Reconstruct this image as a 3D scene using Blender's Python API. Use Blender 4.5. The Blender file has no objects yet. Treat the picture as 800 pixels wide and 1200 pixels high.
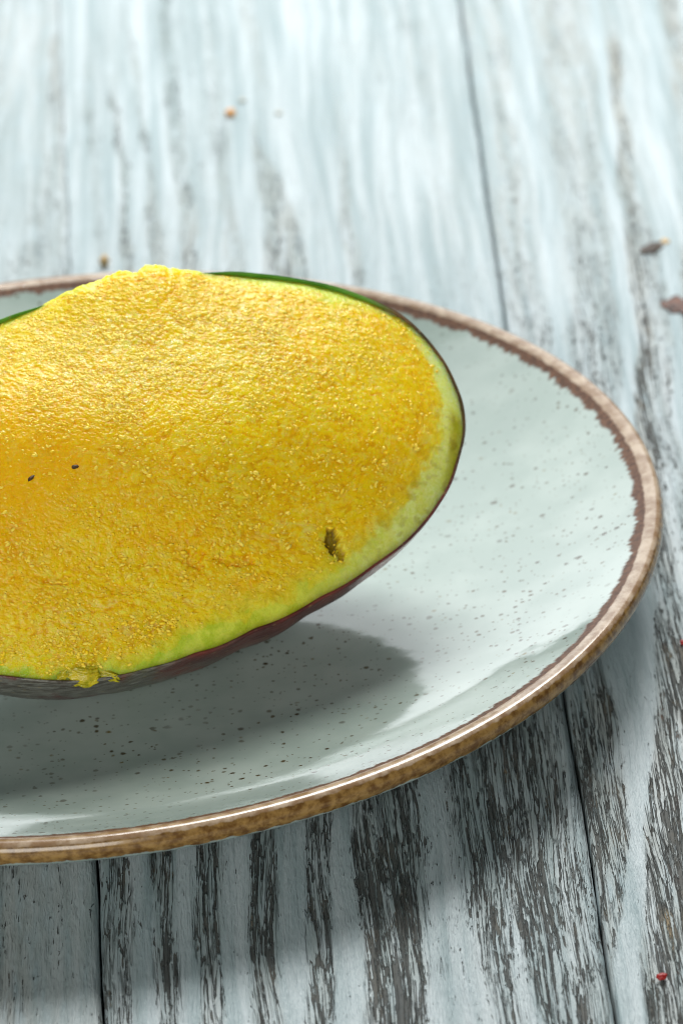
import bpy, bmesh, math, random
import numpy as np
from mathutils import Vector, Matrix

# ------------------------------------------------------------------ camera
scene = bpy.context.scene
C = scene.collection
CAM = np.array([0.0601648, -0.83666222, 0.47605802])
RIGHT = np.array([0.99726367, -0.03527106, -0.06497012])
UP = np.array([0.07392675, 0.47580265, 0.87643977])
FWD = np.array([0.0, 0.87884457, -0.47710818])
FPX = 5000.0                                     # focal length in pixels of the 800x1200 frame

cam_data = bpy.data.cameras.new('camera')
cam = bpy.data.objects.new('camera', cam_data); C.objects.link(cam)
m = Matrix(((RIGHT[0], UP[0], -FWD[0], CAM[0]), (RIGHT[1], UP[1], -FWD[1], CAM[1]),
            (RIGHT[2], UP[2], -FWD[2], CAM[2]), (0, 0, 0, 1)))
cam.matrix_world = m
cam_data.sensor_fit = 'VERTICAL'
cam_data.sensor_height = 36.0
cam_data.lens = 36.0 * FPX / 1200.0
cam_data.clip_start = 0.02; cam_data.clip_end = 50
cam_data.dof.use_dof = True
cam_data.dof.focus_distance = 0.868
cam_data.dof.aperture_fstop = 22.0
scene.camera = cam

# ------------------------------------------------------------------ light
world = bpy.data.worlds.new('World'); scene.world = world
world.use_nodes = True
bg = world.node_tree.nodes['Background']
bg.inputs['Color'].default_value = (0.80, 0.94, 0.97, 1)
bg.inputs['Strength'].default_value = 0.055


def area(name, loc, target, size, power, color, size_y=None):
    d = bpy.data.lights.new(name, 'AREA')
    d.energy = power; d.color = color; d.size = size
    d.shape = 'DISK'
    if size_y:
        d.shape = 'RECTANGLE'; d.size_y = size_y
    o = bpy.data.objects.new(name, d); C.objects.link(o)
    o.location = loc
    o.rotation_euler = (Vector(target) - Vector(loc)).to_track_quat('-Z', 'Y').to_euler()
    return o


area('back_softbox', (-0.32, 1.42, 0.80), (0.02, 0.0, 0.25), 1.85, 13, (0.93, 0.98, 1.0), 1.45)
area('key_lamp', (0.18, 0.54, 0.72), (0.05, 0.02, 0.0), 0.42, 6.8, (1.0, 0.98, 0.94), 0.34)
area('front_softbox', (-0.15, -1.15, 0.45), (0.0, 0.0, 0.05), 0.6, 6.0, (1.0, 0.97, 0.90), 0.45)

scene.view_settings.view_transform = 'Standard'
scene.view_settings.look = 'None'
scene.view_settings.gamma = 1.0
scene.view_settings.exposure = 0.50
try:
    scene.view_settings.use_curve_mapping = False
except Exception:
    pass
scene.render.engine = 'CYCLES'
scene.cycles.max_bounces = 8
scene.cycles.use_denoising = True
scene.cycles.pixel_filter_type = 'BLACKMAN_HARRIS'
scene.cycles.filter_width = 1.0

# ------------------------------------------------------------------ helpers
PI = math.pi


def ray(px, py):
    return FWD + RIGHT * (px - 400) / FPX - UP * (py - 600) / FPX


def on_z(px, py, z=0.0):                          # where a sight line meets a level
    d = ray(px, py)
    return CAM + d * (z - CAM[2]) / d[2]


def sstep(a, b, x):
    t = np.clip((x - a) / (b - a), 0, 1)
    return t * t * (3 - 2 * t)


_rng = np.random.RandomState(7)
_perm = np.concatenate([_rng.permutation(256)] * 3)
_grad = _rng.normal(size=(256, 3)); _grad /= np.linalg.norm(_grad, axis=1)[:, None]


def perlin(x, y, z=0.0):
    x, y, z = np.broadcast_arrays(np.asarray(x, float), np.asarray(y, float), np.asarray(z, float))
    xi, yi, zi = np.floor(x).astype(int), np.floor(y).astype(int), np.floor(z).astype(int)
    xf, yf, zf = x - xi, y - yi, z - zi
    f = lambda t: t * t * t * (t * (t * 6 - 15) + 10)
    u, v, w = f(xf), f(yf), f(zf)

    def g(a, b, c):
        h = _perm[(_perm[(_perm[(xi + a) & 255] + yi + b) & 255] + zi + c) & 255]
        q = _grad[h]
        return q[..., 0] * (xf - a) + q[..., 1] * (yf - b) + q[..., 2] * (zf - c)
    l = lambda t, a, b: a + t * (b - a)
    return l(w, l(v, l(u, g(0, 0, 0), g(1, 0, 0)), l(u, g(0, 1, 0), g(1, 1, 0))),
             l(v, l(u, g(0, 0, 1), g(1, 0, 1)), l(u, g(0, 1, 1), g(1, 1, 1)))) * 1.6


def fbm(x, y, z=0.0, o=3, gain=0.5):
    s, a, k = 0, 1.0, 1.0
    for i in range(o):
        s = s + a * perlin(x * k + 17.3 * i, y * k - 9.1 * i, z + 5.7 * i)
        a *= gain; k *= 2.03
    return s


def mesh_obj(name, verts, faces, mat, parent=None, smooth=True, attrs=None):
    me = bpy.data.meshes.new(name)
    me.from_pydata([tuple(v) for v in verts], [], faces)
    if attrs:
        for k, a in attrs.items():
            a = np.asarray(a, np.float32)
            if a.ndim == 1:
                at = me.attributes.new(k, 'FLOAT', 'POINT'); at.data.foreach_set('value', a)
            else:
                at = me.attributes.new(k, 'FLOAT_VECTOR', 'POINT'); at.data.foreach_set('vector', a.ravel())
    me.polygons.foreach_set('use_smooth', [smooth] * len(me.polygons))
    me.materials.append(mat)
    me.update()
    o = bpy.data.objects.new(name, me); C.objects.link(o)
    if parent: o.parent = parent
    return o


def grid_faces(nr, nc, closed=False, flip=False):
    F = []
    for i in range(nr - 1):
        for j in range(nc if closed else nc - 1):
            a, b = i * nc + j, i * nc + (j + 1) % nc
            c, d = (i + 1) * nc + (j + 1) % nc, (i + 1) * nc + j
            F.append((a, d, c, b) if flip else (a, b, c, d))
    return F


def empty(name, loc, label, cat, group=None):
    o = bpy.data.objects.new(name, None); C.objects.link(o)
    o.location = loc; o.empty_display_size = 0.02
    o['label'] = label; o['category'] = cat
    if group: o['group'] = group
    return o


class NT:                                          # short hand for building node trees
    def __init__(self, name):
        self.m = bpy.data.materials.new(name); self.m.use_nodes = True
        self.t = self.m.node_tree; self.n = self.t.nodes
        self.b = self.n['Principled BSDF']

    def node(self, typ, ins=None, **kw):
        n = self.n.new(typ)
        for k, v in kw.items(): setattr(n, k, v)
        for k, v in (ins or {}).items(): self.set(n.inputs[k], v)
        return n

    def set(self, sock, v):
        if isinstance(v, bpy.types.NodeSocket): self.t.links.new(v, sock)
        else: sock.default_value = v

    def math(self, op, a, b=0.0, c=0.0, clamp=False):
        n = self.n.new('ShaderNodeMath'); n.operation = op; n.use_clamp = clamp
        self.set(n.inputs[0], a); self.set(n.inputs[1], b); self.set(n.inputs[2], c)
        return n.outputs[0]

    def vmath(self, op, a, b=(0, 0, 0)):
        n = self.n.new('ShaderNodeVectorMath'); n.operation = op
        self.set(n.inputs[0], a); self.set(n.inputs[1], b)
        return n.outputs['Value'] if op in ('LENGTH', 'DOT_PRODUCT', 'DISTANCE') else n.outputs[0]

    def ss(self, x, a, b, lo=0.0, hi=1.0):
        n = self.n.new('ShaderNodeMapRange'); n.interpolation_type = 'SMOOTHSTEP'
        for k, v in enumerate((x, a, b, lo, hi)): self.set(n.inputs[k], v)
        return n.outputs[0]

    def mix(self, f, a, b, blend='MIX'):
        n = self.n.new('ShaderNodeMix'); n.data_type = 'RGBA'; n.blend_type = blend
        fix = lambda c: c if isinstance(c, bpy.types.NodeSocket) else (*c, 1) if len(c) == 3 else c
        self.set(n.inputs[0], f); self.set(n.inputs[6], fix(a)); self.set(n.inputs[7], fix(b))
        return n.outputs[2]

    def noise(self, vec, scale=1.0, detail=2.0, rough=0.5, dist=0.0):
        n = self.node('ShaderNodeTexNoise', {'Vector': vec, 'Scale': scale, 'Detail': detail, 'Roughness': rough, 'Distortion': dist})
        return n.outputs['Fac']

    def attr(self, name):
        return self.node('ShaderNodeAttribute', attribute_name=name)

    def bump(self, h, strength, dist, normal=None):
        n = self.node('ShaderNodeBump', {'Height': h, 'Strength': strength, 'Distance': dist})
        if normal is not None: self.set(n.inputs['Normal'], normal)
        return n.outputs[0]


def p(bsdf, **kw):
    for k, v in kw.items():
        bsdf.inputs[k.replace('_', ' ')].default_value = v


# ------------------------------------------------------------------ materials
def make_wood():
    t = NT('weathered_painted_wood')
    wear = t.attr('wear').outputs['Fac']
    g = t.attr('grain').outputs['Vector']
    tone = t.attr('tone').outputs['Vector']
    stretch = lambda sx, sy: t.vmath('MULTIPLY', g, (sx, sy, 1.0))
    jit = t.vmath('SCALE', t.node('ShaderNodeTexNoise', {'Vector': stretch(420, 90), 'Scale': 1.0, 'Detail': 3.0}).outputs['Color'])
    jit.node.inputs['Scale'].default_value = 0.35
    st2 = lambda sx, sy: t.vmath('ADD', stretch(sx, sy), jit)
    big = t.noise(st2(700, 36), 1.0, 4.0, 0.62)
    fine = t.noise(st2(1800, 110), 1.0, 3.0, 0.65)
    chip = t.noise(stretch(1000, 300), 1.0, 3.0, 0.6, 0.4)
    patch = t.noise(stretch(120, 38), 1.0, 3.0, 0.6)
    ridge = lambda n: t.math('ABSOLUTE', t.math('SUBTRACT', n, 0.5))
    l1 = ridge(t.noise(st2(430, 13), 1.0, 2.0, 0.55)); l2 = ridge(t.noise(t.vmath('ADD', st2(640, 22), (3.1, 7.7, 0)), 1.0, 2.0, 0.55))
    warm, red, wash = [t.node('ShaderNodeSeparateXYZ', {0: tone}).outputs[k] for k in range(3)]
    wv0 = wear
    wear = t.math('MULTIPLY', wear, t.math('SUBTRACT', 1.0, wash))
    wv = t.math('ADD', wear, t.math('MULTIPLY', t.math('SUBTRACT', patch, 0.5), t.math('MULTIPLY', wear, 1.0)))
    brk = t.math('MULTIPLY', t.math('SUBTRACT', chip, 0.5), 0.10)
    wid = t.math('ADD', t.math('MULTIPLY_ADD', wv, 0.050, -0.014), brk)
    line = t.math('MAXIMUM', t.ss(l1, wid, t.math('MULTIPLY', wid, 0.45)), t.ss(l2, t.math('MULTIPLY', wid, 0.9), t.math('MULTIPLY', wid, 0.4)))
    line = t.math('MULTIPLY', line, t.ss(wid, 0.0, 0.012))
    field = t.math('ADD', t.math('MULTIPLY', big, 0.50), t.math('ADD', t.math('MULTIPLY', fine, 0.25), t.math('MULTIPLY', chip, 0.25)))
    thr = t.math('MULTIPLY_ADD', wv, 0.160, 0.300)            # more of the paint is gone where the board is worn
    bare0 = t.ss(field, t.math('ADD', thr, 0.022), t.math('SUBTRACT', thr, 0.022))
    keep = t.ss(t.noise(st2(1500, 75), 1.0, 3.0, 0.65), 0.64, 0.52)
    bare0 = t.math('MULTIPLY', bare0, keep)
    bare = t.math('MAXIMUM', bare0, line)
    deep = t.math('MAXIMUM', t.math('MULTIPLY', keep, t.ss(field, t.math('SUBTRACT', thr, 0.02), t.math('SUBTRACT', thr, 0.10))), t.math('MULTIPLY', line, 0.8))
    # colours
    streak = t.noise(stretch(260, 9), 1.0, 3.0, 0.55)
    paint = t.mix(t.ss(streak, 0.3, 0.72), (0.31, 0.405, 0.435), (0.54, 0.62, 0.66))
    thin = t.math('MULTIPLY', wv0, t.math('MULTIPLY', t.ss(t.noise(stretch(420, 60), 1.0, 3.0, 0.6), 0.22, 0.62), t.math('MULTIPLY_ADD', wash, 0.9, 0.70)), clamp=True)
    paint = t.mix(t.math('MULTIPLY', thin, 0.85), paint, t.mix(warm, (0.235, 0.30, 0.30), (0.32, 0.31, 0.265)))
    wood = t.mix(t.ss(t.noise(stretch(300, 50), 1.0, 2.0), 0.4, 0.65), (0.062, 0.066, 0.060), (0.16, 0.145, 0.115))
    wood = t.mix(t.math('MULTIPLY', t.ss(t.noise(stretch(190, 70), 1.0, 3.0, 0.6), 0.53, 0.66), t.math('ADD', warm, 0.40), clamp=True), wood, (0.36, 0.27, 0.15))
    wood = t.mix(t.math('MULTIPLY', t.ss(t.noise(t.vmath('ADD', stretch(170, 60), (5.3, 2.1, 0)), 1.0, 3.0, 0.6), 0.54, 0.68), red, clamp=True), wood, (0.26, 0.095, 0.055))
    wood = t.mix(deep, wood, (0.032, 0.032, 0.029))
    col = t.mix(t.math('MULTIPLY', bare, 0.85), paint, wood)
    t.set(t.b.inputs['Base Color'], col)
    t.set(t.b.inputs['Roughness'], t.math('MULTIPLY_ADD', bare, 0.3, 0.46))
    p(t.b, Specular_IOR_Level=0.35)
    l3 = ridge(t.noise(t.vmath('ADD', st2(1050, 30), (9.1, 2.7, 0)), 1.0, 2.0, 0.6))
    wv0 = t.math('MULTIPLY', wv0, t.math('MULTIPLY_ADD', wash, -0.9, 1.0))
    hair = t.math('MULTIPLY', t.ss(l3, 0.035, 0.008), t.ss(t.math('ADD', wv0, t.math('SUBTRACT', patch, 0.5)), 0.22, 0.60))
    col = t.mix(t.math('MULTIPLY', hair, 0.50), col, (0.06, 0.062, 0.058))
    t.set(t.b.inputs['Base Color'], col)
    h = t.math('SUBTRACT', t.math('MULTIPLY', field, 1.3), t.math('MULTIPLY', bare, 0.50))
    h = t.math('SUBTRACT', h, t.math('ADD', t.math('MULTIPLY', deep, 0.5), t.math('MULTIPLY', hair, 0.35)))
    micro = t.noise(stretch(2400, 200), 1.0, 3.0, 0.6)
    h = t.math('ADD', h, t.math('MULTIPLY', micro, 0.22))
    t.set(t.b.inputs['Normal'], t.bump(h, 1.0, 0.0009))
    return t.m


def make_glaze(kind):
    """stoneware glaze: speckled pale green-grey, brown stain towards the rim"""
    t = NT('speckled_glaze' if kind == 'dish' else 'brown_rim_glaze')
    pos = t.node('ShaderNodeNewGeometry').outputs['Position']
    pos = t.node('ShaderNodeTexCoord').outputs['Object']
    s3 = t.node('ShaderNodeSeparateXYZ', {0: pos})
    flat = t.node('ShaderNodeCombineXYZ', {0: s3.outputs[0], 1: s3.outputs[1]}).outputs[0]
    r = t.vmath('LENGTH', flat)
    dirv = t.vmath('NORMALIZE', flat)
    prof = t.attr('prof').outputs['Fac']              # run along the profile, 0 at the crest, + outwards, metres
    jag1 = t.noise(t.vmath('SCALE', dirv), 1.0)
    n_sc = lambda k, d=3.0: t.noise(t.vmath('MULTIPLY', dirv, (k, k, k)), 1.0, d, 0.62)
    base = t.mix(t.ss(t.noise(pos, 55.0, 3.0, 0.55), 0.35, 0.68), (0.335, 0.42, 0.39), (0.41, 0.495, 0.465))

    def specks(scale, gate, rmin, rmax, seed):
        v = t.node('ShaderNodeTexVoronoi', {'Vector': t.vmath('ADD', t.vmath('ADD', flat, (seed, seed * 0.7, 0)),
                   t.vmath('SCALE', t.node('ShaderNodeTexNoise', {'Vector': pos, 'Scale': 900.0}).outputs['Color'])), 'Scale': scale})
        sc = v.inputs['Vector'].links[0].from_node.inputs[1].links[0].from_node
        sc.inputs['Scale'].default_value = 0.0007
        rgb = t.node('ShaderNodeSeparateColor', {0: v.outputs['Color']})
        size = t.math('MULTIPLY_ADD', rgb.outputs[1], rmax - rmin, rmin)
        dot = t.ss(v.outputs['Distance'], size, t.math('MULTIPLY', size, 0.45))
        on = t.math('LESS_THAN', rgb.outputs[0], gate)
        return t.math('MULTIPLY', dot, on), rgb.outputs[2]
    cl = t.ss(t.noise(flat, 28.0, 3.0, 0.6), 0.36, 0.60, 0.35, 1.0)
    col = base
    for (scale, gate, a, b, seed, dk) in ((330, 0.26, 0.13, 0.34, 0.31, 0.95), (560, 0.30, 0.16, 0.42, 1.7, 0.9), (190, 0.15, 0.09, 0.21, 2.9, 1.0), (900, 0.26, 0.15, 0.38, 4.1, 0.75)):
        mk, rnd = specks(scale, gate, a, b, seed)
        mk = t.math('MULTIPLY', t.math('MULTIPLY', mk, cl), dk)
        col = t.mix(mk, col, t.mix(rnd, (0.045, 0.028, 0.008), (0.17, 0.125, 0.025)))
    # brown stain bleeding inwards from the crest in feathered streaks
    reach = t.math('ADD', t.math('MULTIPLY_ADD', n_sc(22.0, 2.0), 0.0036, 0.0010), t.math('MULTIPLY', n_sc(95.0, 3.0), 0.0036))
    inner = t.math('MULTIPLY', prof, -1.0)
    stain = t.ss(inner, t.math('ADD', reach, 0.0005), t.math('SUBTRACT', reach, 0.0005))
    is_in = t.math('LESS_THAN', prof, 0.02)
    tint = t.noise(t.vmath('MULTIPLY', pos, (900, 900, 300)), 1.0, 3.0, 0.6)
    brown = t.mix(t.ss(tint, 0.35, 0.68), (0.075, 0.032, 0.016), (0.17, 0.078, 0.040))
    edge = t.mix(t.ss(t.noise(pos, 220.0, 4.0, 0.65), 0.36, 0.66), (0.27, 0.165, 0.09), (0.50, 0.39, 0.285))
    ochre = t.mix(t.ss(t.noise(t.vmath('MULTIPLY', pos, (420, 420, 500)), 1.0, 4.0, 0.62), 0.34, 0.66), (0.13, 0.060, 0.014), (0.33, 0.195, 0.060))
    # crest: light tan band; outside: ochre
    wob = t.math('MULTIPLY', t.math('SUBTRACT', n_sc(60.0, 3.0), 0.5), 0.0012)
    pw = t.math('ADD', prof, wob)
    band = t.mix(t.ss(pw, -0.0024, -0.0018), brown, edge)
    band = t.mix(t.ss(pw, 0.0014, 0.0018), band, ochre)
    low = t.math('MULTIPLY_ADD', n_sc(30.0, 3.0), 0.0040, 0.0034)
    band = t.mix(t.ss(prof, low, t.math('ADD', low, 0.0006)), band, base)
    spot, _ = specks(170, 0.10, 0.06, 0.16, 8.3)
    band = t.mix(t.math('MULTIPLY', spot, t.ss(prof, 0.0015, 0.003)), band, (0.02, 0.012, 0.008))
    col = t.mix(stain, col, band)
    t.set(t.b.inputs['Base Color'], col)
    dull = t.math('MULTIPLY', stain, t.ss(pw, -0.0016, -0.0024))
    t.set(t.b.inputs['Roughness'], t.math('ADD', t.math('MULTIPLY_ADD', t.noise(pos, 60.0, 3.0), 0.07, 0.05), t.math('MULTIPLY', stain, t.math('MULTIPLY_ADD', dull, 0.30, 0.10))))
    t.set(t.b.inputs['Coat Weight'], t.math('MULTIPLY_ADD', stain, -0.25, 0.25))
    t.set(t.b.inputs['Specular IOR Level'], t.math('MULTIPLY_ADD', dull, -0.32, 0.5))
    p(t.b, Coat_Roughness=0.06)
    h = t.math('ADD', t.noise(pos, 45.0, 2.0), t.math('MULTIPLY', t.noise(pos, 320.0, 2.0), 0.08))
    t.set(t.b.inputs['Normal'], t.bump(h, 0.25, 0.0012))
    return t.m


def make_flesh():
    t = NT('grainy_mango_flesh')
    pos = t.node('ShaderNodeTexCoord').outputs['Object']
    pig = t.attr('pigment').outputs['Vector']
    s = t.node('ShaderNodeSeparateXYZ', {0: pig})
    green, pale, dark = s.outputs[0], s.outputs[1], s.outputs[2]
    n1 = t.noise(pos, 260.0, 4.0, 0.6)
    n2 = t.noise(pos, 1400.0, 3.0, 0.6, 0.4)
    n0 = t.noise(pos, 45.0, 2.0)
    yel = t.mix(t.ss(n1, 0.34, 0.66), (0.96, 0.55, 0.001), (0.985, 0.655, 0.004))
    yel = t.mix(t.ss(n0, 0.35, 0.7), yel, (0.985, 0.68, 0.006))
    yel = t.mix(t.attr('golden').outputs['Fac'], yel, (0.93, 0.50, 0.003))
    flake_glint = t.attr('flake_glint').outputs['Fac']
    yel = t.mix(t.math('MULTIPLY', flake_glint, 0.8), yel, (0.97, 0.78, 0.20))
    grn = t.mix(t.ss(n1, 0.36, 0.64), (0.48, 0.60, 0.030), (0.72, 0.76, 0.09))
    tint = t.attr('tint').outputs['Fac']
    yel = t.mix(t.ss(tint, 0.45, 0.0, 0.0, 0.7), yel, (0.76, 0.41, 0.0008))
    yel = t.mix(t.ss(tint, 0.6, 1.0, 0.0, 0.7), yel, (0.99, 0.75, 0.05))
    col = t.mix(green, yel, grn)
    col = t.mix(pale, col, t.mix(t.ss(n2, 0.3, 0.7), (0.76, 0.80, 0.14), (0.88, 0.89, 0.34)))
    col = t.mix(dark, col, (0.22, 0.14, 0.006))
    t.set(t.b.inputs['Base Color'], col)
    p(t.b, Subsurface_Weight=0.9, Subsurface_Radius=(1.0, 0.60, 0.06), Subsurface_Scale=0.010, Specular_IOR_Level=0.24)
    t.set(t.b.inputs['Roughness'], t.math('SUBTRACT', t.ss(n2, 0.3, 0.7, 0.46, 0.24), t.math('MULTIPLY', flake_glint, 0.12)))
    flake = t.node('ShaderNodeTexVoronoi', {'Vector': t.vmath('ADD', pos, t.vmath('SCALE', t.node('ShaderNodeTexNoise', {'Vector': pos, 'Scale': 500.0, 'Detail': 3.0}).outputs['Color'])), 'Scale': 900.0})
    flake.inputs['Vector'].links[0].from_node.inputs[1].links[0].from_node.inputs['Scale'].default_value = 0.003
    h = t.math('ADD', t.math('MULTIPLY', n2, 0.6), t.math('MULTIPLY', flake.outputs['Distance'], 0.7))
    rough_zone = t.math('SUBTRACT', 1.0, t.math('MULTIPLY', pale, 0.75))
    t.set(t.b.inputs['Normal'], t.bump(t.math('MULTIPLY', h, rough_zone), 0.55, 0.00040))
    t.set(t.b.inputs['Coat Normal'], t.bump(n1, 0.35, 0.0006))
    p(t.b, Coat_Weight=0.05, Coat_Roughness=0.2)
    return t.m


def make_skin():
    t = NT('mango_skin')
    pos = t.node('ShaderNodeTexCoord').outputs['Object']
    s = t.node('ShaderNodeSeparateXYZ', {0: t.attr('pigment').outputs['Vector']})
    green, grey_zone = s.outputs[0], s.outputs[1]
    n = t.noise(pos, 90.0, 4.0, 0.6)
    red = t.mix(t.ss(n, 0.35, 0.68), (0.060, 0.010, 0.012), (0.17, 0.030, 0.022))
    grn = t.mix(t.ss(n, 0.35, 0.68), (0.05, 0.20, 0.010), (0.11, 0.32, 0.03))
    col = t.mix(green, red, grn)
    streak = t.noise(t.vmath('MULTIPLY', pos, (260, 700, 1300)), 1.0, 4.0, 0.65, 0.5)
    gr = t.mix(t.ss(streak, 0.35, 0.68), (0.07, 0.058, 0.046), (0.22, 0.22, 0.195))
    col = t.mix(t.math('MULTIPLY', grey_zone, t.ss(t.noise(pos, 140.0, 4.0, 0.65), 0.30, 0.52)), col, gr)
    v = t.node('ShaderNodeTexVoronoi', {'Vector': pos, 'Scale': 420.0})
    col = t.mix(t.math('MULTIPLY', t.ss(v.outputs['Distance'], 0.22, 0.10), 0.45), col, (0.30, 0.22, 0.10))
    t.set(t.b.inputs['Base Color'], col)
    t.set(t.b.inputs['Roughness'], t.ss(streak, 0.3, 0.7, 0.30, 0.48))
    p(t.b, Specular_IOR_Level=0.5)
    t.set(t.b.inputs['Normal'], t.bump(t.math('ADD', streak, t.noise(pos, 900.0, 2.0)), 0.4, 0.0004))
    return t.m


def make_simple(name, c1, c2, scale, rough=0.6, sss=0.0):
    t = NT(name)
    pos = t.node('ShaderNodeTexCoord').outputs['Object']
    n = t.noise(pos, scale, 4.0, 0.6)
    t.set(t.b.inputs['Base Color'], t.mix(t.ss(n, 0.35, 0.65), c1, c2))
    p(t.b, Roughness=rough, Subsurface_Weight=sss, Subsurface_Scale=0.001)
    t.set(t.b.inputs['Normal'], t.bump(n, 0.5, 0.0004))
    return t.m


WOOD = make_wood()
DISH = make_glaze('dish')
RIM = make_glaze('rim')
FLESH = make_flesh()
SKIN = make_skin()
UNDER = make_simple('dark_backing', (0.02, 0.018, 0.015), (0.05, 0.04, 0.03), 60)

# ------------------------------------------------------------------ table of planks
# worn and painted bands as they run over the boards: centre line points and half widths on the photograph (800x1200), wear 0..1
BANDS = [
    # far part of the middle board
    ([(62, 60, 6), (76, 310, 6)], .55), ([(103, 90, 5), (120, 310, 6)], .5), ([(134, 120, 4), (149, 310, 8)], .75),
    ([(160, 70, 5), (186, 310, 8)], .62), ([(190, -20, 9), (224, 310, 9)], .62), ([(243, 30, 8), (274, 310, 13)], .50),
    ([(288, -10, 7), (306, 90, 8)], .5), ([(303, 170, 5), (322, 240, 18), (337, 320, 26)], .66),
    ([(398, 160, 5), (416, 320, 9)], .55), ([(440, -20, 12), (490, 40, 22), (505, 120, 10)], .38),
    # far part of the right board
    ([(575, -20, 12), (620, 400, 16)], .42), ([(650, -20, 26), (690, 320, 24), (700, 600, 20)], .46),
    ([(720, 60, 8), (750, 440, 16), (772, 650, 14)], .78), ([(780, -20, 12), (800, 100, 14)], .6),
    ([(812, 200, 10), (815, 700, 10)], .7),
    ([(604, -20, 7), (632, 200, 7), (657, 400, 7)], .0), ([(696, -20, 7), (716, 200, 8), (733, 380, 9), (742, 640, 10)], .0),
    ([(757, -20, 8), (774, 170, 8), (793, 340, 9), (800, 500, 9)], .0),
    # near part of the middle board
    ([(130, 960, 18), (138, 1200, 22)], .62), ([(190, 960, 14), (194, 1200, 12)], .78), ([(243, 960, 15), (247, 1200, 11)], .82),
    ([(306, 940, 14), (312, 1200, 16)], .84), ([(372, 930, 16), (378, 1200, 16)], .82), ([(436, 900, 45), (462, 1010, 44), (470, 1200, 40)], 1.0),
    ([(504, 880, 14), (540, 1200, 34)], .16), ([(590, 830, 70), (600, 1000, 68), (650, 1200, 70)], .80), ([(170, 960, 6), (172, 1200, 6)], .02),
    ([(218, 960, 8), (222, 1200, 9)], .04), ([(275, 960, 12), (276, 1200, 13)], .05), ([(342, 930, 12), (344, 1200, 12)], .05),
    ([(403, 930, 8), (409, 1200, 14)], .06), ([(600, 1090, 4), (618, 1210, 16)], .25),
    # near part of the right board
    ([(695, 820, 24), (715, 1000, 24), (740, 1200, 20)], .80), ([(785, 760, 20), (790, 900, 34), (800, 1200, 44)], .86),
    ([(733, 640, 24), (742, 760, 26), (746, 860, 18), (744, 960, 12), (737, 1080, 15), (744, 1220, 22)], .03),
]
_bands = []
for pts, val in BANDS:
    W = [(on_z(px, py), on_z(px + hw, py)) for px, py, hw in pts]
    ys = np.array([a[1] for a, b in W]); o_ = np.argsort(ys)
    _bands.append((ys[o_], np.array([a[0] for a, b in W])[o_], np.array([b[0] - a[0] for a, b in W])[o_], val))


def wear_at(x, y, pid):
    base = 0.30 + 0.16 * fbm(x * 60 + pid * 7, y * 5, pid * 3.1, 3)
    if pid in (1,): base = base + 0.12
    if pid == 2: base = base - 0.12
    rep = sstep(0.3, 0.6, fbm(x * 45 + pid * 11, y * 2.5, pid * 1.7, 2) + 0.35)
    w = base + 0.35 * (rep - 0.5) * (0.0 if pid == 2 else 0.6)
    xd = x + 0.0016 * fbm(x * 90, y * 22, 2.0, 3)
    for ys, xs, hw, val in _bands:
        k = np.clip((y - (ys[0] - 0.03)) / 0.03, 0, 1) * np.clip(((ys[-1] + 0.03) - y) / 0.03, 0, 1)
        c = np.interp(y, ys, xs); h = np.interp(y, ys, hw)
        mk = (1 - sstep(0.72 * h, 1.28 * h, np.abs(xd - c))) * k
        w = w + (val - w) * mk
    return np.clip(w, 0, 1.05)


table = bpy.data.objects.new('wooden_table', None); C.objects.link(table)
table['kind'] = 'structure'; table['label'] = 'weathered boards with worn pale blue-grey paint under the plate'

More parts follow.
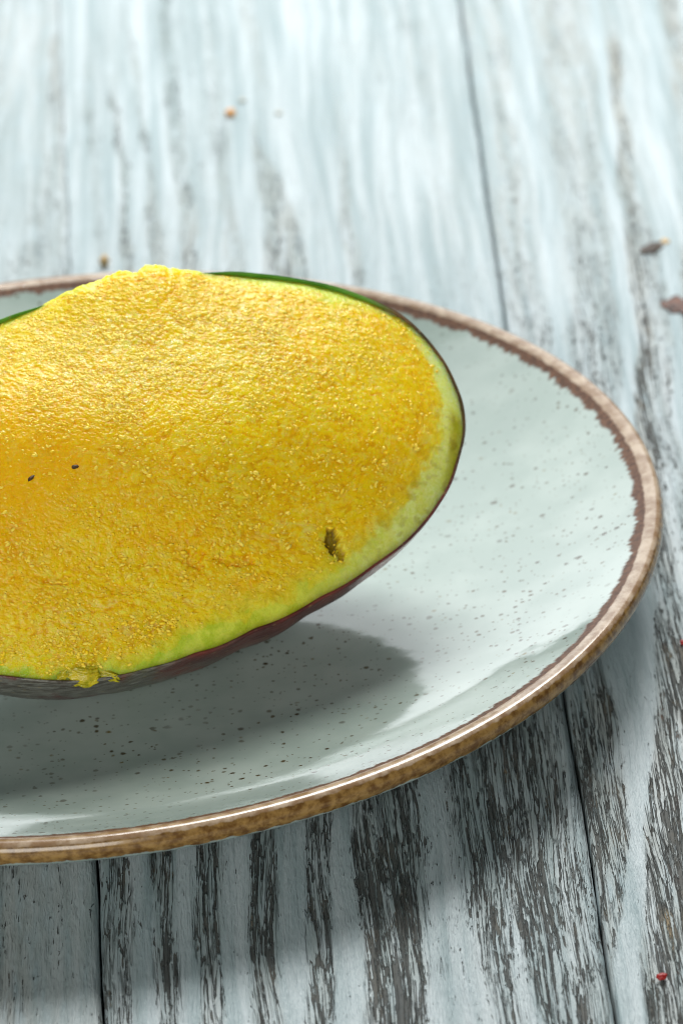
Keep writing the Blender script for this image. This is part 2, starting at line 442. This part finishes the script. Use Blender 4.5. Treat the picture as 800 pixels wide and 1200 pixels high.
Y0, Y1 = -0.50, 0.95
seam_l = lambda y: -0.0022 + (y - 0.0) * -0.0400 * 1.0 + 0.0015
edges = [lambda y: -0.330 + 0 * y, lambda y: -0.217 + 0 * y, lambda y: -0.1105 + 0 * y,
         lambda y: 0.0008 - 0.0395 * y, lambda y: 0.1052 + 0.0035 * np.maximum(y - 0.15, 0) * 2.2,
         lambda y: 0.213 + 0 * y, lambda y: 0.322 + 0 * y, lambda y: 0.431 + 0 * y]
GAP = 0.00035
for i in range(len(edges) - 1):
    near = i in (2, 3, 4)
    nx, ny = (112, 480) if near else (26, 120)
    if near:
        yy = np.concatenate([np.linspace(Y0, -0.2, 30)[:-1], np.linspace(-0.2, 0.42, ny), np.linspace(0.42, Y1, 60)[1:]])
    else:
        yy = np.linspace(Y0, Y1, ny)
    ny = len(yy)
    u = np.linspace(0, 1, nx)
    Yg, Ug = np.meshgrid(yy, u, indexing='ij')
    wob = 0.00035 * fbm(0 * Yg[:, 0] + i * 3.3, yy * 38, 0.4, 3)
    wob2 = 0.00035 * fbm(0 * Yg[:, 0] + (i + 1) * 3.3, yy * 38, 0.4, 3)
    far_ = 0.9 * sstep(0.02, 0.16, yy)                      # the left joint is choked with paint at its far end
    fl, fr_ = (1 - far_ if i == 3 else 1 + 0 * yy), (1 - far_ if i == 2 else 1 + 0 * yy)
    xa = edges[i](yy) + GAP * fl + wob; xb = edges[i + 1](yy) - GAP * fr_ + wob2
    Xg = xa[:, None] + (xb - xa)[:, None] * Ug
    pid = {2: 1, 3: 2, 4: 3}.get(i, i + 4)
    wear = wear_at(Xg, Yg, pid)
    de = np.minimum(Xg - xa[:, None], xb[:, None] - Xg)
    warp = 0.0022 * fbm(Xg * 22 + pid * 5, Yg * 7, pid, 3) + 0.0006 * perlin(Xg * 130, Yg * 30, 3.3)
    Zg = -0.00032 * wear + 0.00022 * fbm((Xg + warp) * 240, Yg * 12, 1.2, 3) * (0.35 + wear) - 0.0009 * np.maximum((1 - sstep(0, 0.0011, Xg - xa[:, None])) * fl[:, None], (1 - sstep(0, 0.0011, xb[:, None] - Xg)) * fr_[:, None])
    Zg = Zg - 0.0004
    warm = np.clip(0.35 + 0.5 * fbm(Xg * 20, Yg * 6, 7.7, 2) + (0.35 if pid in (1, 3) else 0), 0, 1)
    red = np.clip(sstep(0.11, 0.13, Xg) * sstep(-0.02, -0.08, Yg) * 1.1 + 0.12, 0, 1)
    V = np.stack([Xg, Yg, Zg], -1)
    att_g = np.stack([Xg + warp + pid * 0.37, Yg + pid * 0.9, 0 * Xg + pid], -1)
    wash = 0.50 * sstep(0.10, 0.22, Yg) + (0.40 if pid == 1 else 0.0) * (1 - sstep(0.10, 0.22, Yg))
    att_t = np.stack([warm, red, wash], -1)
    # wrap the sides down
    def col(k, dz): 
        v = V[:, k].copy(); v[:, 2] -= dz; return v
    V = np.concatenate([col(0, 0.022)[:, None], V, col(-1, 0.022)[:, None]], 1)
    ext = lambda A: np.concatenate([A[:, :1], A, A[:, -1:]], 1)
    wear, att_g, att_t = ext(wear), ext(att_g), ext(att_t)
    wear[:, 0] = wear[:, -1] = 1.0
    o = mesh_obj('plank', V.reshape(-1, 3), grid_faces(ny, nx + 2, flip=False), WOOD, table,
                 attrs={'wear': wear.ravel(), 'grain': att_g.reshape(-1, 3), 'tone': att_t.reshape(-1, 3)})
bm = bmesh.new()  # unseen dark sheet added to keep background light out of the gaps
bmesh.ops.create_cube(bm, size=1.0, matrix=Matrix.Translation((0.05, 0.22, -0.034)) @ Matrix.Diagonal((0.76, 1.44, 0.02, 1)))
me = bpy.data.meshes.new('added_backing'); bm.to_mesh(me); bm.free(); me.materials.append(UNDER)
o = bpy.data.objects.new('added_backing', me); C.objects.link(o); o.parent = table

# ------------------------------------------------------------------ plate
plate = empty('dinner_plate', (0, 0, 0), 'round pale green-grey speckled stoneware plate with brown rim', 'plate')
PROF = [(0.0, .0092), (.03, .0092), (.060, .0093), (.075, .0096), (.085, .0103), (.093, .0114), (.101, .0131), (.109, .0156), (.116, .0184), (.1215, .0208), (.1258, .0228),
        (.1280, .0238), (.1296, .0241), (.1308, .0236), (.1315, .0221), (.1313, .0206), (.1300, .0189), (.1262, .0166), (.118, .0132), (.107, .0094), (.096, .0070), (.0885, .0057), (.0868, .0042), (.0862, .0018),
        (.0850, .0004), (.0828, .0004), (.0812, .0018), (.080, .0044), (.06, .0048), (.0, .0048)]


def catmull(P, n):
    P = np.array(P, float); out = []
    Q = np.vstack([2 * P[0] - P[1], P, 2 * P[-1] - P[-2]])
    for i in range(1, len(Q) - 2):
        p0, p1, p2, p3 = Q[i - 1:i + 3]
        for t in np.linspace(0, 1, n, endpoint=False):
            out.append(0.5 * ((2 * p1) + (-p0 + p2) * t + (2 * p0 - 5 * p1 + 4 * p2 - p3) * t * t + (-p0 + 3 * p1 - 3 * p2 + p3) * t ** 3))
    out.append(P[-1]); return np.array(out)


pc = catmull(PROF, 7)
pc[:, 0] = np.maximum(pc[:, 0], 0.0)
ds = np.r_[0, np.cumsum(np.linalg.norm(np.diff(pc, axis=0), axis=1))]
crest = np.argmax(pc[:, 1]); ds -= ds[crest]
tan = np.gradient(pc, axis=0); nrm = np.stack([-tan[:, 1], tan[:, 0]], 1); nrm /= np.linalg.norm(nrm, axis=1)[:, None] + 1e-12
NA = 288
ang = np.arange(NA) * 2 * PI / NA


def lathe(name, i0, i1, mat):
    q = pc[i0:i1 + 1].copy()
    q[:, 0] = np.maximum(q[:, 0], 1e-5)
    wav = 0.00018 * np.sin(2 * ang + 0.6) + 0.00012 * np.sin(3 * ang + 2)
    V = np.stack([q[:, :1] * np.cos(ang), q[:, :1] * np.sin(ang), q[:, 1:] + wav[None] * (q[:, :1] / 0.13) ** 2], -1)
    o = mesh_obj(name, V.reshape(-1, 3), grid_faces(len(q), NA, True, flip=True), mat, plate,
                 attrs={'prof': np.repeat(ds[i0:i1 + 1], NA)})
    n = nrm[i0:i1 + 1]
    N = np.stack([n[:, :1] * np.cos(ang), n[:, :1] * np.sin(ang), np.repeat(n[:, 1:], NA, 1)], -1).reshape(-1, 3)
    o.data.normals_split_custom_set_from_vertices([tuple(v) for v in N])
    return o


ia = int(np.argmin(np.abs(ds + 0.0022))); ib = int(np.argmin(np.abs(ds - 0.0125)))
fr = np.where((pc[:, 0] < .0872) & (ds > 0))[0][0]; fe = np.where((pc[:, 0] < .0802) & (ds > 0))[0][0]
lathe('dish', 0, ia, DISH)
lathe('rim', ia, ib, RIM)
lathe('underside', ib, fr, DISH)
lathe('foot_ring', fr, fe, DISH)
lathe('base', fe, len(pc) - 1, DISH)


def plate_z(r):
    k = crest + 1
    return np.interp(r, pc[:k, 0], pc[:k, 1])


# ------------------------------------------------------------------ mango half
CONT = [(546, 508), (541, 468), (525, 428), (500, 395), (472, 369), (440, 352), (400, 338), (350, 326), (300, 321), (250, 320), (200, 323), (150, 331), (100, 341), (50, 356), (0, 374),
        (-60, 404), (-120, 446), (-180, 510), (-212, 575), (-224, 640), (-210, 696), (-170, 740), (-110, 771), (-50, 787), (0, 794), (60, 800), (130, 796), (180, 785), (230, 768), (300, 739),
        (380, 700), (440, 664), (500, 612), (532, 562)]
TILT = math.radians(38)
W3 = np.array([0.24, -math.sin(TILT), math.cos(TILT)]); W3 /= np.linalg.norm(W3)
U3 = np.cross(np.cross(W3, np.array([1.0, 0, 0])), W3); U3 /= np.linalg.norm(U3)
V3 = np.cross(W3, U3)                              # up the cut face, away from the camera
DEPTH = 0.043
NZ = 900


def cells(x, y, seed=0):
    """flakes: height of a tilted facet per cell, the cell's random number, distance to its middle"""
    xi, yi = np.floor(x).astype(int), np.floor(y).astype(int)
    best = np.full(x.shape, 9.0); hgt = np.zeros(x.shape); rnd = np.zeros(x.shape)
    hs = lambda a, b, k: _perm[(_perm[(a + k * 31 + seed) & 255] + b + 7 * k) & 255] / 255.0
    for a in (-1, 0, 1):
        for b in (-1, 0, 1):
            cx, cy = xi + a, yi + b
            px_, py_ = cx + 0.1 + 0.8 * hs(cx, cy, 1), cy + 0.1 + 0.8 * hs(cx, cy, 2)
            dx, dy = x - px_, y - py_
            d = dx * dx + dy * dy
            hh = (hs(cx, cy, 3) - 0.5) + dx * (hs(cx, cy, 4) - 0.5) * 1.6 + dy * (hs(cx, cy, 5) - 0.5) * 1.6 - 0.5 * d
            k = d < best
            best = np.where(k, d, best); hgt = np.where(k, hh, hgt); rnd = np.where(k, hs(cx, cy, 6), rnd)
    return hgt, rnd, np.sqrt(best)


def contour(zc):
    O = on_z(160, 563, zc)
    pts = []
    for px, py in CONT:
        d = ray(px, py); tt = ((O - CAM) @ W3) / (d @ W3)
        q = CAM + d * tt - O
        pts.append((q @ U3, q @ V3))
    pts = np.array(pts)
    a = np.unwrap(np.arctan2(pts[:, 1], pts[:, 0])); rr = np.hypot(pts[:, 0], pts[:, 1])
    o_ = np.argsort(a); a, rr = a[o_], rr[o_]
    A = np.linspace(0, 2 * PI, NZ, endpoint=False)
    aa = np.concatenate([a - 2 * PI, a, a + 2 * PI]); r3 = np.concatenate([rr] * 3)
    Rr = np.interp(A, aa, r3)
    ker = np.hanning(21); ker /= ker.sum()
    Rr = np.convolve(np.r_[Rr[-20:], Rr, Rr[:20]], ker, 'same')[20:-20]
    return O, A, Rr


def skin_pts(O, A, Rr, n=60):
    phi = np.linspace(0, PI / 2, n)
    c = np.cos(phi) ** 0.78; s = np.sin(phi)
    rad = Rr[None] * c[:, None]
    P2 = np.stack([rad * np.cos(A), rad * np.sin(A)], -1)
    return O + P2[..., :1] * U3 + P2[..., 1:] * V3 - (DEPTH * s)[:, None, None] * W3


zc = 0.05
for it in range(12):
    O, A, Rr = contour(zc)
    S = skin_pts(O, A, Rr)
    gap = (S[..., 2] - plate_z(np.hypot(S[..., 0], S[..., 1]))).min()
    zc -= gap - 0.0001
O, A, Rr = contour(zc)
print('mango centre', O, 'gap', gap, 'zc', zc)
base = np.array([O[0], O[1], plate_z(np.hypot(O[0], O[1]))])
mango = empty('mango_half', base, 'halved ripe mango with grainy yellow flesh and dark red-green skin on the plate', 'fruit')


def px_of(P):
    d = P - CAM; w = d @ FWD
    return 400 + FPX * (d @ RIGHT) / w, 600 - FPX * (d @ UP) / w


# skin
S = skin_pts(O, A, Rr, 60)
N0 = S - (O - W3 * 0.0)
N0 /= np.linalg.norm(N0, axis=-1)[..., None] + 1e-9
bumpy = 0.0004 * fbm(S[..., 0] * 60, S[..., 1] * 60, S[..., 2] * 60, 2)
S = S + N0 * bumpy[..., None]
lip = S[0] + W3 * 0.0005 - N0[0] * 0.0003            # the thin cut edge of the peel turned inwards
lip2 = S[0] + W3 * 0.0001 - N0[0] * 0.0007
lip3 = S[0] - W3 * 0.004 - N0[0] * 0.0016
S = np.concatenate([lip3[None], lip2[None], lip[None], S])
Ug = (S - O) @ U3; Vg = (S - O) @ V3; Wg = (S - O) @ W3
px, py = px_of(S)
green = sstep(-0.004, 0.012, Vg + 0.006 * fbm(Ug * 40, Vg * 40, Wg * 40, 2))
green = np.maximum(green, 0.55 * sstep(0.30, 0.75, fbm(Ug * 55, Vg * 40, 3.1, 2)))
green = green * (1 - 0.85 * sstep(425, 470, px)); shade = 0
grey_zone = sstep(300, 160, px + 60 * fbm(Ug * 60, Wg * 200, 1.0, 2)) * sstep(0.005, -0.02, Vg)  # greyer, streaked skin towards the lower left
grey_zone = np.maximum(grey_zone, 0.8 * sstep(-0.004, -0.009, Wg) * sstep(360, 220, px) * sstep(0.0, -0.02, Vg))
mesh_obj('skin', S.reshape(-1, 3) - base, grid_faces(len(S), NZ, True, flip=True), SKIN, mango,
         attrs={'pigment': np.stack([green, grey_zone, 0 * grey_zone], -1).reshape(-1, 3)})

# flesh: a mound over the cut face with a crumbly, spooned surface
NR = 400
k = np.linspace(0, 1, NR); rho = 1 - (1 - k) ** 1.25
NF = NZ
Af = A
Rin = Rr - 0.0006
X = Rin[None] * rho[:, None] * np.cos(Af); Y = Rin[None] * rho[:, None] * np.sin(Af)
rg = np.repeat(rho[:, None], NF, 1)
P0 = O + X[..., None] * U3 + Y[..., None] * V3
px, py = px_of(P0)
edge_d = (1 - rg) * Rin[None]                                    # metres from the peel
H = 0.0125 * (1 - np.abs(rg) ** 2.3)
H = H - 0.0030 * np.exp(-((px - 345) / 105) ** 2 - ((py - 575) / 62) ** 2) - 0.0012 * np.exp(-((px - 120) / 120) ** 2 - ((py - 690) / 45) ** 2)
# crest of the mound, the lower half turns down and away from the light
H = H + 0.0030 * np.exp(-((Y - 0.004 + 0.10 * X) / 0.016) ** 2) * (1 - rg ** 3)
H = H + 0.0042 * np.exp(-((px - 165) / 62) ** 2) * np.exp(-((edge_d) / 0.012) ** 2) * (Y > 0)     # heaped over the far edge
H = H + 0.0020 * np.exp(-((px - 85) / 30) ** 2) * np.exp(-((edge_d) / 0.006) ** 2) * (Y > 0)
H = H - 0.0007 * np.exp(-((edge_d) / 0.002) ** 2) * (1 - 0.9 * sstep(440, 500, px)) * (1 - np.exp(-((px - 150) / 90) ** 2) * (Y > 0))
warpx = 0.0012 * fbm(X * 130, Y * 130, 4.4, 2); warpy = 0.0012 * fbm(X * 130, Y * 130, 8.4, 2)
g1 = fbm((X + warpx) * 95, (Y + warpy) * 150, 0.3, 3)
g2 = fbm((X + warpx) * 420, (Y + warpy) * 560, 1.3, 3, 0.6)
g3 = fbm((X + warpx) * 900, (Y + warpy) * 1250, 2.3, 2, 0.6)
rid = 1 - np.abs(fbm((X + warpx * 2) * 240, (Y + warpy * 2) * 420, 5.0, 3))
# zones: smoother far rim and the pale crescent by the tip, coarser near the middle and front
ring_n = 0.0022 * fbm(X * 170, Y * 170, 6.0, 3) + 0.0009 * fbm(X * 520, Y * 520, 6.6, 2)
right = sstep(330, 500, px); front = sstep(0.0, -0.028, Y)
wring = 0.0008 + 0.0032 * front * sstep(60, 260, px) + 0.0058 * right * sstep(0.035, 0.0, Y)
ring = 1 - sstep(wring * 0.72, wring * 1.15, edge_d + ring_n)
back = sstep(0.015, 0.035, Y)
ring = np.maximum(ring, back * sstep(215, 300, px) * sstep(470, 400, px) * (1 - sstep(0.0012, 0.0040, edge_d + ring_n)))
coarse = 1 - 0.72 * ring
slab = np.sign(g1) * np.abs(g1) ** 0.7
jx = 0.00035 * fbm(X * 900, Y * 900, 21.0, 2) + warpx; jy = 0.00030 * fbm(X * 900, Y * 900, 23.0, 2) + warpy
c1, r1, d1 = cells((X + jx) / 0.00165, (Y + jy) / 0.00120, 3)
c2, r2, d2 = cells((X + jx) / 0.00085, (Y + jy) / 0.00066, 11)
c3, r3, d3 = cells((X + jx) / 0.0034, (Y + jy) / 0.0021, 19)
patchy = np.clip(0.65 + 0.7 * fbm(X * 70, Y * 110, 31.0, 2), 0.15, 1.3)
calm = 1 - 0.6 * np.exp(-((px - 10) / 120) ** 2 - ((py - 590) / 70) ** 2)
H = H + coarse * calm * (patchy * (0.00011 * c1 + 0.00009 * c3) + 0.00013 * c2 + 0.00013 * g3 + 0.00009 * slab)
flake_glint = np.clip(sstep(0.70, 0.80, r1) * patchy * (1 - sstep(0.3, 0.62, d1)) + 0.8 * sstep(0.80, 0.9, r2) * (1 - sstep(0.3, 0.6, d2)), 0, 1) * calm
hi = np.exp(-((px - 140) / 170) ** 2 - ((py - 440) / 75) ** 2) + 0.6 * np.exp(-((px - 330) / 120) ** 2 - ((py - 400) / 60) ** 2)  # upper highlight zone: flakes and grains are painted paler here
flake_glint = np.clip(flake_glint * (0.40 + 1.0 * hi), 0, 1) * (1 - ring)
H = H + 0.00010 * fbm(X * 260, Y * 260, 11, 2)
# torn pits
def pit(cx, cy, rx, ry, dep, sharp=0.25, rot=0.0):
    dx, dy = px - cx, py - cy
    c_, s_ = math.cos(rot), math.sin(rot)
    e = np.hypot((dx * c_ + dy * s_) / rx, (-dx * s_ + dy * c_) / ry) + 0.55 * fbm(px * 0.10, py * 0.10, cx, 3) + 0.10 * c2
    return dep * (1 - sstep(1 - sharp, 1 + sharp, e))
hole = pit(384, 644, 8, 13, 1.0, 0.18, -0.25) + pit(396, 655, 6, 6, 0.5, 0.2)
H = H - 0.0026 * np.minimum(hole, 1) - 0.0010 * pit(222, 674, 12, 8, 1, 0.2) - 0.0010 * pit(266, 672, 24, 6, 1, 0.2) - 0.0007 * pit(64, 696, 18, 6, 1, 0.3) - 0.0006 * pit(140, 705, 20, 6, 1, 0.3)
P = P0 + H[..., None] * W3
# shaggy outline where the flesh is heaped over the far edge
over = np.exp(-((px - 150) / 75) ** 2) * (Y > 0) * np.exp(-(edge_d / 0.003) ** 2)
P = P + V3 * ((0.0016 + 0.0011 * fbm(Af * 12, 0 * Af, 3.0, 4, 0.6))[None] * over)[..., None]
# the rim of the flesh dips behind the peel
P[-1] -= W3 * 0.004
# pigments
gzone = np.maximum(ring, 0.0)
soft = 1 - sstep(wring * 0.4, wring * 2.2 + 0.0010, edge_d + ring_n)
gfr = sstep(380, 120, px) * front                                     # stronger green along the near left
grn = np.clip(np.maximum(0.55 * soft * (front + right), gzone * 0.75) + 0.35 * gfr * soft, 0, 1)
backg = back * sstep(235, 300, px) * sstep(470, 380, px) * (1 - sstep(0.0016, 0.0075, edge_d + 1.4 * ring_n))
grn = np.maximum(grn, backg * 0.95)
pale = ring * right * (1 - backg) * np.clip(0.75 + 0.5 * fbm(X * 150, Y * 150, 9.0, 2), 0, 1)
blot = sstep(0.25, 0.45, fbm(X * 380, Y * 420, 12.0, 2)) * (1 - sstep(wring, wring * 2.2, edge_d)) * right
pale = np.clip(pale + 0.6 * sstep(0.1, 0.4, fbm(X * 330, Y * 330, 15, 2)) * (1 - sstep(wring, wring * 2.4, edge_d + ring_n)) * right * (1 - blot), 0, 1)
olive = np.exp(-((px - 533) / 11) ** 2) * sstep(478, 500, py) * sstep(600, 570, py) * (1 - sstep(0.0022, 0.0036, edge_d + 0.5 * ring_n))
cres = sstep(468, 505, px) * sstep(385, 415, py) * sstep(492, 470, py) * (1 - sstep(0.0028, 0.0040, edge_d + 0.6 * ring_n))
pale = np.maximum(pale * (1 - olive), 0.95 * cres)
blot = blot * (1 - cres)
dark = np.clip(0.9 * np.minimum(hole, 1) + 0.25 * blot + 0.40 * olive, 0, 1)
tint_ = np.clip(0.5 + (0.34 * (r2 - 0.5) + 0.26 * (r1 - 0.5) + 0.22 * g3 + 0.10 * g2) * 1.6 * calm, 0, 1)
for cx, cy, sx_, sy_ in ((75, 745, 40, 7), (150, 748, 34, 7), (215, 712, 40, 8), (110, 725, 50, 6), (335, 640, 40, 14)):  # highlights on the near flakes, painted in as pale streaks
    flake_glint = np.maximum(flake_glint, 0.9 * np.exp(-((px - cx) / sx_) ** 2 - ((py - cy + (px - cx) * 0.1) / sy_) ** 2) * sstep(0.0, 0.35, fbm(X * 300, Y * 900, 51.0, 3)))
golden = 0.75 * np.exp(-((px + 20) / 150) ** 2 - ((py - 590) / 110) ** 2) + 0.15 * sstep(0.1, 0.5, fbm(X * 35, Y * 45, 41.0, 2))  # deeper orange at the left end, with random blotches
# the rest of the flesh fills the peel from inside, so that light can travel through it
ph = np.linspace(0.06, PI / 2, 24)[:, None]
rb = (Rr[None] - 0.0016) * np.cos(ph) ** 0.78
body = O + (rb * np.cos(Af))[..., None] * U3 + (rb * np.sin(Af))[..., None] * V3 - ((DEPTH - 0.0016) * np.sin(ph))[..., None] * W3
NB = len(ph)
P = np.concatenate([P, body]); pad = lambda a, v: np.concatenate([a, np.full((NB, NF), v)])
grn, pale, dark, flake_glint, golden, tint_ = pad(grn, .3), pad(pale, .2), pad(dark, 0), pad(flake_glint, 0), pad(golden, 0), pad(tint_, .5)
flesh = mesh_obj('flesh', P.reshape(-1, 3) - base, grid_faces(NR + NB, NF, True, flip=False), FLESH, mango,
                 attrs={'pigment': np.stack([grn, pale, dark], -1).reshape(-1, 3), 'flake_glint': flake_glint.ravel(), 'golden': golden.ravel(), 'tint': tint_.ravel()})
P = P[:NR]


def flesh_at(qx, qy):
    x_, y_ = px_of(P)
    i = np.argmin((x_ - qx) ** 2 + (y_ - qy) ** 2)
    return P.reshape(-1, 3)[i]


# ------------------------------------------------------------------ small things
def lump(name, mat, size, seed, parent=None, loc=(0, 0, 0), rot=0.0, sub=3, amp=0.28, flat=1.0, normal=None):
    """an irregular crumb, its lowest point at z = 0"""
    bm = bmesh.new(); bmesh.ops.create_icosphere(bm, subdivisions=sub, radius=1.0)
    v = np.array([q.co[:] for q in bm.verts])
    n = fbm(v[:, 0] * 1.3 + seed, v[:, 1] * 1.3, v[:, 2] * 1.3, 3)
    v = v * (1 + amp * n)[:, None] * np.array(size)
    v[:, 2] -= v[:, 2].min() * flat
    for q, w in zip(bm.verts, v): q.co = w
    me = bpy.data.meshes.new(name); bm.to_mesh(me); bm.free(); me.materials.append(mat)
    me.polygons.foreach_set('use_smooth', [True] * len(me.polygons))
    o = bpy.data.objects.new(name, me); C.objects.link(o)
    o.location = loc
    if normal is not None:
        o.rotation_euler = (Matrix.Rotation(rot, 4, Vector(normal)) @ Vector(normal).to_track_quat('Z', 'Y').to_matrix().to_4x4()).to_euler()
    else:
        o.rotation_euler = (0, 0, rot)
    if parent: o.parent = parent
    return o


M_ORANGE = make_simple('orange_crumb', (0.62, 0.27, 0.06), (0.75, 0.42, 0.12), 900, 0.5, 0.3)
M_TAN = make_simple('tan_crumb', (0.55, 0.36, 0.14), (0.68, 0.50, 0.26), 900, 0.6)
M_PALE = make_simple('pale_crumb', (0.42, 0.44, 0.40), (0.52, 0.53, 0.47), 900, 0.6)
M_BARK = make_simple('dark_fragment', (0.030, 0.022, 0.018), (0.085, 0.06, 0.045), 700, 0.7)
M_RUST = make_simple('rust_fragment', (0.030, 0.011, 0.007), (0.15, 0.050, 0.022), 420, 0.6)
M_RED = make_simple('red_crumb', (0.30, 0.01, 0.012), (0.42, 0.03, 0.02), 900, 0.4)
M_SPECK = make_simple('dark_speck', (0.03, 0.015, 0.004), (0.10, 0.05, 0.01), 900, 0.6)

def crumb(name, mat, pxy, size, seed, label, rot=0.0, cat='crumb'):
    q = on_z(*pxy, -0.0006)
    o = lump(name, mat, size, seed, None, q, rot)
    o['label'] = label; o['category'] = cat
    return o

crumb('crumb', M_ORANGE, (270, 136), (.0014, .0017, .0010), 1.0, 'small orange crumb lying on the white board behind the mango')
crumb('crumb', M_PALE, (284, 119), (.0010, .0012, .0005), 2.0, 'faint greyish crumb just behind the orange crumb')
crumb('crumb', M_PALE, (327, 134), (.0011, .0012, .0004), 3.0, 'faint greyish crumb lying to the right of the orange crumb')
crumb('crumb', M_TAN, (123, 312), (.0013, .0016, .0014), 4.0, 'tan crumb on the board close behind the far rim of the plate')
crumb('crumb', M_RED, (775, 1148), (.0011, .0008, .0006), 5.0, 'tiny red crumb on the cracked board in the near right corner', 0.3)
crumb('crumb', M_RED, (799, 755), (.0006, .0008, .0005), 6.0, 'tiny red crumb on the right board beside the plate')
right_board = [o for o in table.children if o.name.startswith('plank')][4]
k_ = lump('knot', M_BARK, (.0036, .0021, .0004), 7.0, right_board, on_z(763, 293, -0.0008), 0.75, 4, 0.45)
lump('knot', M_TAN, (.0011, .0014, .0005), 8.0, right_board, on_z(779, 285, -0.0008), 0.4, 3, 0.4)
lump('knot', M_RUST, (.0036, .0046, .0005), 9.0, right_board, on_z(795, 361, -0.0008), 0.3, 4, 0.5)

for (sx, sy, a, b, rr_) in ((36, 561, .0009, .00042, 0.5), (88, 548, .0008, .00045, -0.1)):
    q = flesh_at(sx, sy)
    lump('speck', M_SPECK, (a, b, .0003), sx, mango, q + W3 * 0.0001 - base, rr_, 2, 0.35, normal=W3)

# grains of torn pulp standing on the flesh: too many to count, one part
t = NT('wet_pulp_grain')
g_ = t.attr('shade').outputs['Fac']
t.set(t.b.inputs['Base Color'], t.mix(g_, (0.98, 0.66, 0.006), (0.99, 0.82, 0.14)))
p(t.b, Roughness=0.3, Specular_IOR_Level=0.3)
GRAIN = t.m
bm = bmesh.new(); bmesh.ops.create_icosphere(bm, subdivisions=1, radius=1.0)
bm.verts.ensure_lookup_table()
iv = np.array([q.co[:] for q in bm.verts]); if_ = np.array([[w.index for w in f.verts] for f in bm.faces]); bm.free()
rg_ = np.random.RandomState(21)
dens = (np.clip(0.55 + 0.8 * fbm(X * 90, Y * 120, 61.0, 3), 0.1, 1) * (0.35 + 0.9 * hi + 0.5 * front * sstep(0.012, 0.006, edge_d)) * (1 - ring) * (1 - soft) ** 2 * (1 - backg) * calm)
area_w = (rg * 1.0) * (1 - 0 * rg); area_w[-6:] = 0
ringw = np.gradient(rho)[:, None]
wgt = (dens * rg * ringw * Rin[None]); wgt[-8:] = 0; wgt = wgt.ravel() / wgt.sum()
NG = 6500
idx = rg_.choice(len(wgt), NG, p=wgt)
ctr = P.reshape(-1, 3)[idx]
sz = 0.00022 + 0.00034 * rg_.rand(NG) ** 2.2
th = rg_.normal(0, 0.6, NG); lift = rg_.rand(NG) * 0.25 - 0.28
e1 = np.cos(th)[:, None] * U3 + np.sin(th)[:, None] * V3; e2 = -np.sin(th)[:, None] * U3 + np.cos(th)[:, None] * V3
tl = rg_.normal(0, 0.35, (NG, 2))
n_ = W3 + tl[:, :1] * U3 + tl[:, 1:] * V3; n_ /= np.linalg.norm(n_, axis=1)[:, None]
jit_ = 1 + 0.14 * rg_.normal(size=(NG, len(iv)))
asp = 1.0 + 0.9 * rg_.rand(NG)
loc = iv[None] * jit_[..., None]
GV = (ctr + W3 * (lift * sz)[:, None])[:, None] + (loc[..., :1] * (sz * asp)[:, None, None]) * e1[:, None] + loc[..., 1:2] * (sz * 0.8)[:, None, None] * e2[:, None] + loc[..., 2:] * (sz * 0.50)[:, None, None] * n_[:, None]
GF = (if_[None] + (np.arange(NG) * len(iv))[:, None, None]).reshape(-1, 3)
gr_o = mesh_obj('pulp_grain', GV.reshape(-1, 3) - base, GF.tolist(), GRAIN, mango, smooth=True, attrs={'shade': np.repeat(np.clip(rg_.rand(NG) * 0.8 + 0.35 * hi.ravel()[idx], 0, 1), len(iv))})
gr_o['kind'] = 'stuff'

# fibrous shred of flesh hanging over the peel at the near left
t = NT('wet_fibrous_flesh')
pos = t.node('ShaderNodeTexCoord').outputs['Object']
n = t.noise(pos, 330.0, 4.0, 0.6, 0.6)
t.set(t.b.inputs['Base Color'], t.mix(t.ss(n, 0.35, 0.66), (0.36, 0.33, 0.008), (0.72, 0.56, 0.02)))
p(t.b, Roughness=0.28, Subsurface_Weight=0.5, Subsurface_Radius=(1, .7, .08), Subsurface_Scale=0.002)
t.set(t.b.inputs['Normal'], t.bump(n, 0.8, 0.0008))
FIB = t.m
VV, FF = [], []
for (sx, sy, ax_, bx_, rot, off, sd) in ((93, 791, .0046, .0026, -0.05, .0020, 1.0), (118, 788, .0046, .0014, -0.28, .0014, 4.0), (72, 789, .0026, .0018, 0.5, .0016, 7.0)):
    bm = bmesh.new(); bmesh.ops.create_icosphere(bm, subdivisions=5, radius=1.0)
    v = np.array([q.co[:] for q in bm.verts])
    curl = 3.0 * v[:, 1] + 1.2 * np.sin(2.2 * v[:, 0] + sd)
    f = 0.16 * fbm(v[:, 0] * 1.1 + sd, curl * 1.9, v[:, 2] * 2.0, 3) + 0.22 * perlin(v[:, 0] * 1.4, v[:, 1] * 1.4, sd)
    v = v * (1 + f)[:, None]
    d = ray(sx, sy); q0 = CAM + d * (((O - CAM) @ W3 - 0.0008) / (d @ W3)) + W3 * (off - 0.0017)
    e1 = RIGHT * math.cos(rot) - UP * math.sin(rot) * -1; e2 = UP * math.cos(rot) - RIGHT * math.sin(rot)
    n0 = sum(len(a) for a in VV)
    VV.append(q0 + v[:, :1] * ax_ * e1 + v[:, 1:2] * bx_ * e2 - v[:, 2:] * 0.0017 * FWD)
    FF += [tuple(w.index + n0 for w in f_.verts) for f_ in bm.faces]
    bm.free()
mesh_obj('flesh_shred', np.concatenate(VV) - base, FF, FIB, mango)
